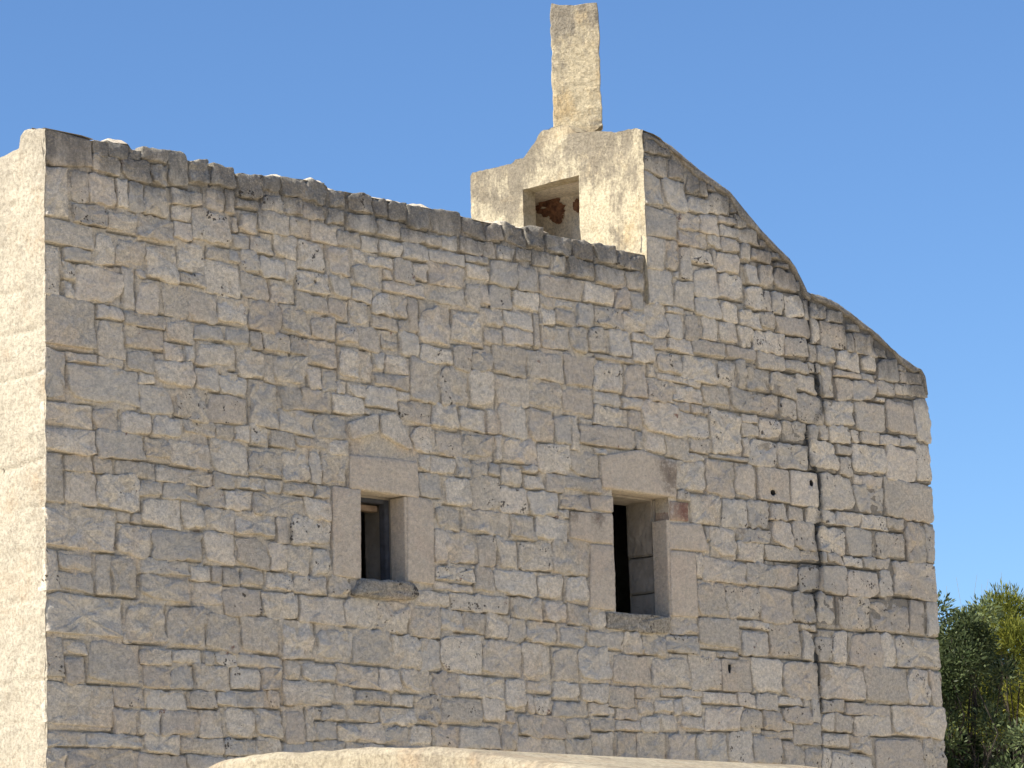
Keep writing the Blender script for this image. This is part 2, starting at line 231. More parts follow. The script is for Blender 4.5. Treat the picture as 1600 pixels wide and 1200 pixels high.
MS = 0.0115
RECTS = [0,40,709,731,41,53,721,731,54,69,722,732,70,80,723,730,80,102,724,731,103,120,710,730,41,62,710,721,63,88,709,722,89,102,709,723,121,139,715,729,140,161,717,728,163,184,712,725,
0,21,674,708,22,38,688,708,39,59,688,709,60,68,688,708,69,81,688,708,81,105,688,708,108,132,699,709,133,152,699,714,153,162,699,716,22,51,674,687,52,76,672,687,77,106,670,687,
106,123,687,698,124,157,675,698,107,123,675,686,0,39,657,673,40,57,649,671,58,82,650,669,83,109,645,669,110,134,654,674,135,154,665,674,135,164,642,664,0,14,623,656,15,39,648,656,
15,24,635,647,25,63,623,647,75,95,622,643,96,118,622,644,119,144,621,641,145,172,622,641,165,183,660,675,165,190,644,659,0,41,589,622,42,64,613,622,42,64,590,612,65,99,612,621,
66,98,597,611,100,122,605,620,123,148,610,620,149,172,610,621,126,160,591,609,115,125,593,605,99,114,593,604,161,184,589,608,65,90,581,596,91,124,574,592,125,145,575,590,0,17,556,588,
18,43,582,588,44,64,582,589,18,76,556,581,77,90,575,581,77,106,555,574,107,133,556,574,146,169,574,588,134,169,556,573,170,196,557,586,0,39,540,555,39,59,540,555,60,86,541,554,
86,113,540,555,114,141,545,555,142,157,545,555,158,171,545,555,0,41,522,539,42,80,524,540,81,101,524,539,102,135,522,539,136,170,521,544,16,38,512,522,39,54,512,522,55,90,512,523,
0,15,490,521,16,41,490,511,42,78,490,512,78,95,501,511,96,125,500,511,91,139,512,521,126,149,499,512,149,173,498,511,140,158,512,521,159,182,513,521,0,57,461,489,58,69,482,489,
70,79,482,489,58,86,461,481,80,111,482,500,112,130,482,499,131,156,483,497,157,193,481,497,193,205,479,498,87,129,461,481,130,156,460,482,157,186,461,480,187,203,460,478,0,10,433,460,
11,37,447,460,11,37,434,446,38,52,434,460,53,75,434,460,76,117,450,460,118,136,449,459,137,146,449,459,76,119,432,449,120,146,432,448,147,179,429,447,147,161,448,459,162,181,448,460,
182,207,447,459,0,62,405,433,63,98,405,431,99,130,404,431,131,161,404,428,162,194,404,428,1,14,378,404,15,32,395,404,15,32,378,394,33,76,378,404,77,101,392,403,101,127,394,403,
128,137,394,403,138,157,394,403,158,197,395,403,77,100,377,391,101,120,378,393,121,151,378,393,152,177,380,394,178,195,381,395,1,53,348,377,54,78,365,376,79,114,364,376,115,140,366,377,
141,157,368,377,158,183,368,379,184,195,368,380,54,73,347,364,74,92,347,364,93,123,348,364,124,144,348,365,145,171,348,367,1,32,337,347,33,77,337,347,78,108,335,347,109,145,336,347,
146,173,336,347,174,196,337,348,197,223,337,347,1,17,319,336,18,73,321,336,74,113,321,334,208,239,447,459,240,258,447,459,180,213,429,446,213,252,428,446,253,285,427,446,285,314,425,446,
315,345,424,445,346,365,429,445,366,387,429,445,388,410,427,445,322,352,446,456,353,413,446,457,195,226,403,428,227,258,402,426,259,295,402,425,296,324,401,423,325,344,401,423,345,384,401,428,
385,423,401,426,198,213,388,400,214,245,388,401,246,285,386,401,286,304,386,400,305,332,385,400,333,359,385,400,360,406,385,400,196,241,372,387,242,261,374,385,262,295,375,385,296,317,375,384,
232,252,363,371,253,284,363,373,285,317,362,374,318,341,364,384,342,383,365,384,384,406,368,384,172,195,349,367,196,216,348,370,217,224,348,371,225,244,349,362,245,263,349,362,264,288,349,362,
289,311,349,361,312,333,349,362,334,357,349,363,358,400,349,364,401,416,349,367,224,253,339,348,254,288,339,348,289,324,339,348,325,368,339,348,369,415,339,348,197,229,555,570,230,258,555,571,
172,188,543,556,189,212,544,554,213,242,545,554,243,262,545,554,170,200,522,542,201,223,522,543,224,234,523,544,235,259,523,544,183,199,513,521,200,228,513,521,229,244,513,522,174,218,498,512,
219,243,498,512,206,243,479,498,204,223,460,478,224,242,460,478,310,339,572,588,340,366,572,589,367,394,574,590,320,343,553,571,344,369,554,571,370,401,554,573,326,336,540,552,337,362,540,552,
363,378,540,553,379,395,543,553,326,349,522,539,350,377,519,539,378,406,518,542,407,435,518,537,341,367,501,518,368,415,501,517,416,441,500,517,340,352,477,500,353,382,479,500,383,402,479,500,
402,423,479,499,340,378,464,476,379,397,458,478,398,442,459,478,338,378,457,463,406,434,574,596,435,464,573,596,465,481,572,595,491,550,576,592,506,544,593,606,545,560,593,607,410,446,555,573,
447,478,552,571,479,510,552,570,407,429,538,553,430,451,538,548,452,471,538,551,472,512,540,551,435,466,519,537,467,499,526,537,442,476,502,518,424,458,479,499,459,496,478,501,443,469,459,477,
470,495,457,477,414,447,443,458,448,472,443,457,473,495,442,456,496,513,440,454,430,460,426,442,411,429,427,442,461,491,426,441,492,529,426,439,530,551,424,439,552,577,425,439,578,613,428,441,
424,454,400,425,455,482,400,425,483,516,401,425,517,558,401,423,559,602,402,424,603,639,402,427,640,674,402,426,675,710,402,429,407,427,377,399,428,453,390,399,454,483,387,399,484,512,387,400,
513,541,384,400,542,569,392,400,570,615,395,401,616,656,391,401,657,678,391,401,436,453,376,389,454,491,375,386,543,561,380,391,561,582,382,391,593,615,382,394,616,660,372,390,661,684,372,389,
416,441,360,375,442,466,359,374,467,492,360,374,493,518,366,377,520,542,376,383,519,546,367,375,547,567,367,379,568,587,368,381,588,615,370,381,417,440,341,359,441,466,341,358,467,492,342,359,
493,517,343,365,518,542,343,366,543,573,343,366,574,605,344,367,606,642,346,369,643,674,347,371,675,706,347,367,184,202,719,730,203,224,720,732,225,244,718,732,245,263,718,730,264,287,717,731,
288,301,717,731,302,321,717,731,322,341,713,731,342,375,714,730,376,397,715,730,398,416,716,730,185,203,706,718,204,221,706,719,222,243,706,717,244,262,706,717,263,291,703,716,292,314,703,716,
315,353,703,712,353,370,703,713,371,390,703,714,391,408,703,715,163,183,704,711,165,182,688,703,183,209,691,705,210,228,691,705,229,253,691,705,254,274,691,702,275,293,691,702,294,314,690,702,
315,340,690,702,341,377,692,702,158,173,676,686,174,195,676,687,196,216,675,690,217,242,670,690,243,266,671,690,267,280,680,690,281,305,680,689,306,326,673,689,326,340,677,689,341,375,677,691,
184,204,660,674,191,214,644,658,215,245,654,669,246,265,654,670,267,296,665,679,297,337,664,672,173,199,622,643,200,225,623,639,215,244,640,653,245,263,638,653,264,282,637,653,285,304,648,663,
305,318,647,663,226,250,622,637,251,272,621,636,283,309,637,647,273,290,620,636,184,208,608,622,209,222,608,622,223,251,604,621,252,274,597,620,275,284,597,620,285,295,607,619,296,320,607,619,
285,320,596,606,321,347,590,618,291,310,620,636,311,329,620,637,330,361,619,631,362,381,618,634,330,361,632,660,362,394,635,660,338,376,661,676,376,390,661,682,391,401,666,682,185,193,587,607,
194,222,587,607,223,236,588,603,237,250,588,603,197,217,571,586,218,245,572,587,246,274,573,585,251,260,586,596,261,276,586,596,277,307,581,595,308,320,589,595,348,377,590,618,378,405,592,617,
406,438,597,618,378,401,683,696,402,430,683,702,431,453,683,703,416,437,715,730,438,460,715,731,461,489,716,729,490,513,716,728,514,538,715,728,539,553,715,728,554,568,715,728,409,427,703,714,
428,445,704,714,446,466,704,715,467,483,701,715,484,514,701,715,515,546,699,714,547,568,700,714,454,498,683,700,499,533,683,698,534,550,683,699,551,567,683,698,402,424,667,682,425,452,668,682,
453,468,674,682,469,490,675,682,453,468,661,673,469,490,663,674,491,511,665,682,512,542,666,682,543,567,668,682,395,414,652,665,415,445,654,666,395,413,639,651,414,444,641,653,446,452,641,667,
453,480,644,660,481,501,644,663,502,523,647,664,524,551,647,665,552,564,660,667,552,574,646,659,403,437,619,638,438,476,620,640,477,508,619,643,509,540,618,641,509,552,642,646,541,566,618,641,
567,576,634,645,439,473,597,619,474,506,596,618,507,537,607,617,538,560,608,617,567,595,617,633,596,627,620,631,561,599,593,616,569,600,693,719,601,623,693,714,624,652,704,728,573,587,810,819,
588,603,810,815,572,598,793,809,599,618,793,808,620,635,785,801,571,592,768,792,593,619,770,792,620,643,770,784,635,643,785,797,644,671,773,789,570,607,744,767,608,632,754,769,633,656,756,770,
657,676,766,773,677,689,767,776,608,642,742,754,643,659,745,755,657,680,756,765,660,680,745,755,681,704,754,766,570,592,719,743,593,607,721,744,608,621,715,741,622,646,729,741,653,680,727,744,
681,693,739,753,694,718,742,753,684,702,722,739,703,722,722,741,723,746,723,739,653,683,706,727,684,704,702,721,705,715,702,721,716,731,703,721,732,755,703,722,625,653,689,703,654,675,689,706,
676,700,687,701,701,720,687,701,721,760,687,702,568,590,667,692,591,611,668,686,612,628,670,689,629,649,671,688,650,674,671,688,675,691,671,686,692,729,671,686,730,758,669,686,575,591,657,666,
592,619,657,667,620,659,658,670,660,695,659,670,696,729,657,670,730,758,657,668,577,606,639,656,607,644,638,656,645,668,637,657,669,682,637,658,683,711,637,656,712,742,637,656,743,767,643,656,
577,612,634,638,613,629,632,638,630,662,619,636,663,695,619,636,696,720,619,636,721,742,618,636,743,775,619,642,600,615,612,619,616,628,612,619,600,634,594,611,635,673,584,617,674,693,612,618,
674,693,600,611,694,721,601,618,722,753,601,617,612,634,582,593,585,611,575,593,559,584,577,592,674,682,584,599,682,715,579,599,716,751,580,600,754,789,581,605,754,766,606,618,767,780,606,618,
781,808,606,619,809,820,610,619,821,844,610,619,845,870,611,619,871,892,612,620,776,813,620,641,814,855,620,644,856,892,621,650,893,911,619,652,893,911,584,618,763,783,705,719,784,804,705,714,
763,775,685,704,776,807,683,704,808,826,700,706,807,817,683,699,818,843,683,699,770,793,669,682,794,824,667,682,825,845,668,682,846,873,665,682,874,903,665,674,791,823,661,666,775,790,642,668,
791,813,642,660,814,841,645,660,843,868,651,664,869,909,653,664,759,774,660,668,808,852,584,609,853,892,584,611,790,807,597,605,790,807,581,596,596,628,551,574,629,663,549,579,664,690,551,578,
691,729,552,578,730,764,551,579,765,808,552,580,809,817,575,583,818,845,575,583,809,846,552,574,847,911,552,583,635,681,580,583,611,644,527,548,645,677,529,548,678,703,529,550,704,725,537,551,
726,746,539,551,747,767,539,551,768,783,539,551,784,816,540,551,817,849,541,551,850,871,541,551,632,662,503,527,663,703,518,528,663,695,503,517,704,729,518,536,730,759,518,538,760,795,517,538,
796,829,517,539,830,871,518,540,872,897,518,551,898,911,518,551,696,738,506,517,739,771,508,517,615,622,486,505,623,672,486,502,673,707,484,502,708,736,484,505,737,765,485,506,766,795,485,507,
772,789,508,516,790,814,508,516,815,831,508,517,796,835,486,507,832,852,508,517,836,852,486,507,853,911,488,517,615,647,457,485,648,688,458,483,689,725,458,483,726,755,460,484,756,779,457,484,
780,819,457,484,820,872,458,485,873,893,458,487,894,911,458,487,583,613,442,454,614,660,433,456,661,697,430,450,661,679,451,457,679,697,451,457,698,735,430,457,736,774,430,453,775,792,430,456,
793,834,430,456,835,849,430,457,850,911,432,457,711,753,402,429,754,810,402,429,811,866,401,429,867,894,401,431,895,911,401,431,679,703,390,401,704,733,394,401,756,785,391,401,786,843,391,400,
844,911,376,400,685,709,375,389,710,743,382,393,756,770,376,390,771,794,376,390,795,843,375,390,722,755,366,380,685,721,368,374,756,790,364,375,790,816,361,374,707,734,344,365,735,764,344,363,
765,816,343,360,817,882,344,374,883,911,345,375,114,146,291,323,147,179,291,323,180,212,291,323,213,245,291,323,246,278,291,323,279,311,291,323,312,344,291,323,345,377,291,323,378,410,291,323,
411,443,291,323,444,476,291,323,477,509,291,323,510,542,291,323,543,575,291,323,576,608,291,323,609,641,291,323,642,674,291,323,675,707,291,323,708,740,291,323,741,773,291,323,774,806,291,323,
807,839,291,323,840,872,291,323,873,905,291,323,18,50,291,320,51,83,291,320,84,113,291,320,641,675,324,346,606,640,324,345,676,706,324,346,707,739,324,343,816,848,324,343,849,881,324,343,
574,605,324,343,882,911,324,344,491,523,324,342,524,556,324,342,740,772,324,342,773,805,324,342,416,448,324,340,449,481,324,340,224,256,324,338,257,289,324,338,290,322,324,338,323,355,324,338,
356,388,324,338,1,17,291,318,174,206,324,336,389,415,324,338,114,146,324,335,382,402,618,634,147,173,324,335,557,573,324,342,64,74,622,649,319,329,638,663,744,755,381,401,482,490,571,595,
110,134,645,653,207,223,324,336,266,284,654,664,906,911,291,323,395,405,574,591,806,815,324,342,492,512,378,386,759,769,669,684,482,490,324,341,402,409,554,573,205,214,659,674,378,401,697,702,
635,660,427,432,173,183,609,621,824,842,661,667,583,592,382,394,736,756,454,459,591,611,687,692,595,610,543,550,396,406,543,553,612,628,575,581,551,558,578,592,768,774,643,659,844,859,683,690,
756,762,703,719,15,24,623,634,428,435,376,389,430,446,549,554,155,164,665,674,647,652,729,744,723,739,740,745,842,855,645,650,710,721,375,381,158,164,687,698,407,415,368,376,310,318,638,646,
734,743,394,401,467,477,519,525,565,574,660,666,225,231,363,371,297,305,673,679,626,631,515,526,747,752,723,732,75,82,644,649,719,728,746,751,705,713,754,759,513,519,378,383,507,519,570,575,
275,283,575,580,629,634,612,618,904,909,665,671,874,882,675,680,601,607,715,720,672,680,777,782,644,652,790,795,]
RECTS = [tuple(v / 100 for v in RECTS[i:i + 4]) for i in range(0, len(RECTS), 4)]
GROOVE = {}                      # slots where the mortar has washed out below and between the stones
def grooves():
    r = random.Random(3)
    for i, (x0, x1, z0, z1) in enumerate(RECTS):
        rt = min(1, max(0, ((x0 + x1) / 2 - 5.7) / 1.5)); ph = i * 3.7
        x = x0
        while x < x1:
            v = noise.noise((x * 5, ph, 0))
            if v > -.22 - .2 * rt: GROOVE[round(x / MS), round((z0 - .004) / MS)] = .008 + .07 * max(0, v + .2 + .3 * rt)
            x += MS * .9
        for xe in (x0 - .003, x1 + .003):
            z = z0
            while z < z1:
                v = noise.noise((xe * 9, ph, z * 5))
                if v > -.02 - .30 * rt: GROOVE[round(xe / MS), round(z / MS)] = .006 + .07 * max(0, v + .3 * rt)
                z += MS * .9
grooves()
for _k in range(300):
    _z = 3.0 + _k * .0145
    if noise.noise((_z * 2.3, 7, 1)) < -.12: continue
    GROOVE[round(lerp(SEAM, _z) / MS), round(_z / MS)] = .09
def front_wall():
    xs = [0.0]
    while xs[-1] < XE: xs.append(xs[-1] + MS)
    xs = [x for x in xs if x < XE - .01 and abs(x - XS) > .007] + [XS - 0.002, XS + 0.002, XE]
    for w in WIN: xs = [x for x in xs if min(abs(x - w[0]), abs(x - w[1])) > .005] + [w[0], w[1]]
    xs.sort()
    zs = [-0.3, 0.8, 1.6, 2.3, 2.7]; z = 2.85
    while z < 8.3: zs.append(z); z += MS
    for w in WIN: zs = [q for q in zs if min(abs(q - w[2]), abs(q - w[3])) > .005] + [w[2], w[3]]
    zs.sort()
    V = []; idx = {}; F = []; tint = []; pit = []; dt = []
    def vert(i, j):
        if (i, j) in idx: return idx[i, j]
        x = xs[i]; zt = ztop(x) - 0.012; z = min(zs[j], zt)
        y = lens(x, z) + .001 + 0.011 * fbm(x * 6, 0, z * 6, 2) + 0.005 * fbm(x * 25, 3, z * 25, 2) + GROOVE.get((round(x / MS), round(z / MS)), 0.0)
        idx[i, j] = len(V); V.append((x, y, z)); tint.append(0.5); pit.append(0.0); dt.append(max(0, zt - z)); return idx[i, j]
    for i in range(len(xs) - 1):
        zt = min(ztop(xs[i]), ztop(xs[i + 1])) if abs(xs[i] - XS) > .01 or xs[i + 1] - xs[i] > .006 else 7.0
        for j in range(len(zs) - 1):
            if zs[j] > max(ztop(xs[i]), ztop(xs[i + 1])): break
            cx = (xs[i] + xs[i + 1]) / 2; cz = (zs[j] + zs[j + 1]) / 2
            if any(w[0] < cx < w[1] and w[2] < cz < w[3] for w in WIN): continue
            if any(abs(cx - h[0]) < h[2] + .016 and abs(cz - h[1]) < h[3] + .016 for h in HOLES): continue
            F.append((vert(i, j), vert(i + 1, j), vert(i + 1, j + 1), vert(i, j + 1)))
    # wall top (parapet) of rubble and lime, only over the nave
    n0 = len(V); cols = [x for x in xs if x <= XS - 0.001]; m = 8
    for x in cols:
        for k in range(m):
            y = 0.0 + k * 0.06; z = ztop(x) - 0.012 + (0.02 + 0.05 * fbm(x * 4, y * 5, 7)) * (1 if 0 < k < m - 1 else 0)
            V.append((x, y, z - (.12 if x < .42 and y > .17 else 0))); tint.append(.7); pit.append(0); dt.append(1.5)
    for i in range(len(cols) - 1):
        for k in range(m - 1): a = n0 + i * m + k; F.append((a, a + m, a + m + 1, a + 1))
    # inner face of the wall, with the same openings
    n1 = len(V); gx = sorted([0.0, XS, 8.4] + [q for w in WIN for q in w[:2]]); gz = sorted([-0.3, 6.9] + [q for w in WIN for q in w[2:]])
    for x in gx:
        for z in gz: V.append((x, 0.42, z)); tint.append(.3); pit.append(0); dt.append(5)
    L = len(gz)
    for i in range(len(gx) - 1):
        for j in range(L - 1):
            cx = (gx[i] + gx[i + 1]) / 2; cz = (gz[j] + gz[j + 1]) / 2
            if any(w[0] < cx < w[1] and w[2] < cz < w[3] for w in WIN): continue
            a = n1 + i * L + j; F.append((a, a + 1, a + L + 1, a + L))
    dm = [max(damp_and_shade(v[0], v[2]) * 2.2, .95 * min(1, max(0, (v[0] - 6.2) / 1.2)) * (.7 if v[2] > 4.6 else .35)) for v in V]
    return mesh_obj('wall', V, F, M_mortar, church, attrs=dict(tint=tint, pit=pit, dtop=dt, damp_and_shade=dm))
wall = front_wall()

# ------------------------------------------------------------------ stones
rnd = random.Random(7)
def outline(poly, r, step, wob, seed):
    """rounded, slightly ragged outline (x, z) of a convex polygon given anticlockwise or clockwise"""
    n = len(poly); pts = []
    for i in range(n):
        p = Vector(poly[i]); a = Vector(poly[i - 1]); b = Vector(poly[(i + 1) % n])
        ra = min(r[i % len(r)], (a - p).length * .45, (b - p).length * .45)
        q0 = p + (a - p).normalized() * ra; q2 = p + (b - p).normalized() * ra
        for t in (0, .33, .67, 1): pts.append(q0 * (1 - t) ** 2 + p * 2 * t * (1 - t) + q2 * t * t)
    out = []
    for i in range(len(pts)):
        a, b = pts[i], pts[(i + 1) % len(pts)]; L = (b - a).length
        if L < 1e-4: continue
        k = max(1, int(L / step + .5))
        for t in range(k): out.append(a + (b - a) * t / k)
    c = sum(out, Vector((0, 0))) / len(out)
    res = []
    for p in out:
        d = (p - c).normalized(); w = wob * (fbm(p.x * 14, seed, p.y * 14, 3))
        res.append(p + d * w)
    return res, c
def stone_data(poly, r=(.02,), front=.006, tilt=.018, rough=.005, step=.028, wob=.006, seed=0, back=.06, bevel=.007, pit=0.0, tint=.5, hole=None, level=None):
    o, c = outline(poly, r, step, wob, seed); n = len(o)
    zs = [p.y for p in o]; z0, z1 = min(zs), max(zs); md = min(max(p.x for p in o) - min(p.x for p in o), z1 - z0)
    V = []; tx = rnd.uniform(-.05, .05)
    if level is not None: front = level
    def dep(x, z, k):
        f = min(1.0, max(0.0, (z1 - z) / max(.02, z1 - z0)))
        return -(front + tilt * f ** 1.3 + tx * (x - c.x) * .5) - k * (rough * 1.5 * fbm(x * 9 + seed, seed * 3.1, z * 9, 2) + rough * .8 * fbm(x * 30, seed, z * 30, 2))
    rings = [(1.0, 'b'), (1.0, 's')]
    kk = max(1, min(5, int(md / 2 / .03)))
    s1 = 1 - bevel * 2 / max(.03, md); rings.append((s1, 'f'))
    for q in range(1, kk): rings.append((s1 * (1 - q / kk * .93), 'f'))
    hc = Vector(hole[:2]) if hole else c
    for s, t in rings:
        for p in o:
            q = c + (p - c) * s
            if hole: q = hc + (p - hc) * max(s, .32)
            if t == 'b': y = back
            elif t == 's': y = dep(q.x, q.y, 1) + bevel
            else: y = dep(q.x, q.y, 1)
            V.append((q.x, y, q.y))
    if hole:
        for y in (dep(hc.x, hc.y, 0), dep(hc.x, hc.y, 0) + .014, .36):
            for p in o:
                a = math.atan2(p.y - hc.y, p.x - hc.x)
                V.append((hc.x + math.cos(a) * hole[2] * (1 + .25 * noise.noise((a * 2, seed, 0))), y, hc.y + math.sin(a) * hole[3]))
    F = []; R = len(V) // n
    for k in range(R - 1):
        for i in range(n):
            j = (i + 1) % n; F.append((k * n + i, k * n + j, (k + 1) * n + j, (k + 1) * n + i))
    V.append((hc.x, .36 if hole else dep(c.x, c.y, 1), hc.y)); l = len(V) - 1
    for i in range(0 if hole else n): F.append(((R - 1) * n + i, (R - 1) * n + (i + 1) % n, l))
    area = sum(o[i].x * o[(i + 1) % n].y - o[(i + 1) % n].x * o[i].y for i in range(n))
    if area < 0: F = [tuple(reversed(f)) for f in F]
    A = dict(damp_and_shade=[(3.0 if hole and v[1] > .012 and math.hypot(v[0] - hole[0], v[2] - hole[1]) < .06 else damp_and_shade(v[0], v[2]) * .75) for v in V], tint=[tint] * len(V), pit=[pit] * len(V), dtop=[max(0, ztop(v[0]) - v[2]) for v in V])  # seam damp, plus hole walls painted dark to stand in for deep shade
    return V, F, A
def add_stone(name, data, m, parent): return mesh_obj(name, data[0], data[1], m, parent, attrs=data[2])

_R = []
for (x0, x1, z0, z1) in RECTS:               # the construction seam cuts any stone that runs across it
    sx = lerp(SEAM, (z0 + z1) / 2)
    if x0 < sx - .05 and x1 > sx + .05 and z0 > 3.0: _R += [(x0, sx - .007, z0, z1), (sx + .007, x1, z0, z1)]
    else: _R.append((x0, x1, z0, z1))
RECTS = _R
order = sorted(range(len(RECTS)), key=lambda i: -(RECTS[i][1] - RECTS[i][0]) * (RECTS[i][3] - max(RECTS[i][2], 3.1)))
big = set(order[:296])
JV = []; JF = []; JA = dict(tint=[], pit=[], dtop=[], damp_and_shade=[])
for i, (x0, x1, z0, z1) in enumerate(RECTS):
    w, h = x1 - x0, z1 - z0; cx, cz = (x0 + x1) / 2, (z0 + z1) / 2; md = min(w, h)
    rnd.seed(i * 13 + 5)
    sx = lerp(SEAM, cz)
    if x0 < sx - .04 < sx + .04 < x1: pass
    elif x0 < sx < x1:
        if cx < sx: x1 = sx - rnd.uniform(-.012, .010)
        else: x0 = sx + rnd.uniform(.002, .016)
        w = x1 - x0; cx = (x0 + x1) / 2; md = min(w, h)
    right = min(1, max(0, (cx - 5.9) / 1.3)); J = min(.032, md * .17)
    g = lambda: rnd.uniform(-.004, .007)
    last = x1 > 9.08; first = x0 < 0.02 or (z1 > 7.27 and 5.6 < x0 < 5.72)
    X0 = x0 + (0 if first else g()); X1 = x1 - (0 if last else g()); Z0 = z0 + g() * .7; Z1 = z1 - g() * .7
    if z1 > 7.27 and x0 < 5.72 and x1 > 5.75: X0 = 5.704
    if last: X1 = 9.10 + rnd.uniform(-.012, .012)
    if x0 < .02: X0 = rnd.uniform(-.004, .006)
    top_row = Z1 > ztop(cx) - .06 and cx < XS
    if top_row: Z1 = ztop(cx) + rnd.uniform(-.012, .022)
    jj = lambda k=1: rnd.uniform(-J * .75, J * 1.0) * k
    poly = [(X0 + jj(0 if first else 1), Z0 + jj()), (X1 - jj(0 if last else 1), Z0 + jj()), (X1 - jj(0 if last else 1), Z1 - jj()), (X0 + jj(0 if first else 1), Z1 - jj())]
    if md > .12 and rnd.random() < .35:          # knocked-off corner
        k = rnd.randrange(4); p = Vector(poly[k]); a = Vector(poly[k - 1]); b = Vector(poly[(k + 1) % 4]); t = rnd.uniform(.12, .28)
        poly[k:k + 1] = [tuple(p + (a - p) * t), tuple(p + (b - p) * t * .8)]
    rr = [md * rnd.uniform(.06, .26) for _ in poly]
    if first: rr = [.008] * len(poly)
    hole = None
    for hx, hz, ra, rb in HOLES:
        if X0 + .01 < hx < X1 - .01 and Z0 < hz < Z1:
            a0, a1, b0, b1 = min(X0, hx - .07), max(X1, hx + .045), Z0, Z1; poly = [(a0, b0), (a1, b0), (a1, b1), (a0, b1)]; rr = [.02] * 4
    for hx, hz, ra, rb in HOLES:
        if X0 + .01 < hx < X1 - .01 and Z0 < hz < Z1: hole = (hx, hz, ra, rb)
    pit = 0.12 * rnd.random() + (rnd.random() < .22 + .26 * right) * rnd.uniform(.5, 1.0)
    front = rnd.uniform(.001, .011) - .010 * right 
    d = stone_data(poly, rr, front=front, tilt=rnd.uniform(.001, .015) * (1 - .45 * right), rough=rnd.choice([.004, .007, .010, .014]) * (0.8 if md < .12 else 1.2),
                   seed=i * 1.7, wob=.020 if not (first or hole) else .004, back=.07, bevel=rnd.uniform(.003, .007), pit=pit, tint=rnd.random(), hole=hole)
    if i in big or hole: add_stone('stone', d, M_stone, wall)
    else:
        b = len(JV); JV += d[0]; JF += [tuple(q + b for q in f) for f in d[1]]
        for k in JA: JA[k] += d[2][k]
tag(mesh_obj('small_stones', JV, JF, M_stone, wall, attrs=JA), kind='stuff')

# stones of the back edge of the parapet, catching the sun along the top
JV = []; JF = []; JA = dict(tint=[], pit=[], dtop=[])
x = 0.55
while x < 5.3:
    w = rnd.uniform(.06, .16)
    if rnd.random() < .5:
        zt = ztop(x + w / 2) + rnd.uniform(-0.01, .024); y0 = rnd.uniform(.10, .3)
        b = len(JV); 
        for (a, bb, cc) in ((0, 0, 0), (1, 0, 0), (1, 1, 0), (0, 1, 0), (.1, .1, 1), (.85, .15, .9), (.9, .9, 1), (.15, .85, .85)):
            JV.append((x + a * w, y0 + bb * w, zt - .08 + cc * .08 + rnd.uniform(-.006, .006)))
        JF += [tuple(b + q for q in f) for f in ((0, 1, 5, 4), (1, 2, 6, 5), (2, 3, 7, 6), (3, 0, 4, 7), (4, 5, 6, 7))]
        JA['tint'] += [1.0] * 8; JA['pit'] += [0] * 8; JA['dtop'] += [3.0] * 8
    x += w + rnd.uniform(0, .12)
tag(mesh_obj('parapet_rubble', JV, JF, M_stone, wall, smooth=False, attrs=JA), kind='stuff')

# ------------------------------------------------------------------ windows
def P(s): return [(a / 100, b / 100) for a, b in s]
FR = {'l1': [(244.9, 522.1), (260.2, 521.7), (270.3, 521.7), (268.7, 459.9), (243.4, 460.7)], 'r1': [(315.0, 520.8), (326.7, 521.4), (339.6, 518.5), (338.4, 461.3), (318.7, 461.2), (312.6, 461.7)], 't1': [(260.8, 544.8), (287.8, 546.1), (325.0, 546.1), (325.5, 520.8), (293.1, 521.6), (260.2, 521.7)], 'p1': [(263.3, 548.6), (287.0, 561.6), (318.5, 554.0), (324.4, 546.9), (287.8, 547.0), (263.2, 545.9)], 'q1': [(289.8, 575.8), (304.5, 578.7), (311.6, 570.5), (320.4, 555.1), (314.8, 554.1), (290.7, 562.0)], 'o1': [(259.0, 566.8), (287.4, 576.5), (287.7, 563.1), (262.3, 555.1)], 's1': [(267.5, 460.2), (291.4, 460.6), (315.6, 461.0), (321.6, 454.7), (318.3, 448.7), (291.0, 446.9), (276.1, 447.2), (258.3, 448.2)], 't2': [(511.4, 568.2), (538.7, 574.2), (556.4, 577.4), (595.9, 571.0), (593.1, 544.4), (554.8, 544.9), (513.1, 545.0)], 'a2': [(499.8, 538.1), (524.5, 539.3), (523.9, 527.4), (499.3, 527.6)], 'b2': [(478.2, 524.4), (523.9, 526.4), (522.8, 504.0), (497.5, 503.4), (477.3, 505.1)], 'c2': [(498.8, 502.1), (523.4, 502.6), (522.5, 454.8), (495.9, 455.0)], 'd2': [(587.2, 541.5), (608.0, 541.8), (607.3, 527.7), (586.4, 526.9)], 'e2': [(586.3, 524.9), (621.7, 526.9), (629.3, 506.5), (585.2, 505.0)], 'f2': [(585.2, 504.1), (614.0, 504.8), (614.1, 455.4), (583.3, 454.9)], 's2': [(513.5, 452.8), (550.1, 453.8), (581.8, 453.9), (579.0, 441.3), (549.4, 440.0), (513.0, 441.1)]}
def dressed(name, key, parent, m=None, front=.012, tilt=.004, rough=.0018, back=.14, r=.012, wob=.003, step=.03, label=None, bevel=.004, pit=0, tint=.5, dirt=None):
    d = stone_data(P(FR[key]), (r,), front=front, tilt=tilt, rough=rough, back=back, wob=wob, step=step, seed=ord(key[0]) % 7 + int(key[1]) * 5, bevel=bevel, pit=pit, tint=tint)
    if dirt: d[2]['pit'] = [max(0, max(1 - math.hypot(v[0] - a, (v[2] - c) * .8) / q for a, c, q in dirt)) for v in d[0]]
    o = add_stone(name, d, m or M_dressed, parent)
    if label: o['label'] = label
    return o
wa = empty('window', (0, 0, 0)); wa.parent = church; wa['label'] = 'smaller left window with a gabled relieving stone pair above'
wb = empty('window', (0, 0, 0)); wb.parent = church; wb['label'] = 'taller right window with stained lintel'
dressed('lintel', 't1', wa); dressed('jamb_stone', 'l1', wa); dressed('jamb_stone', 'r1', wa)
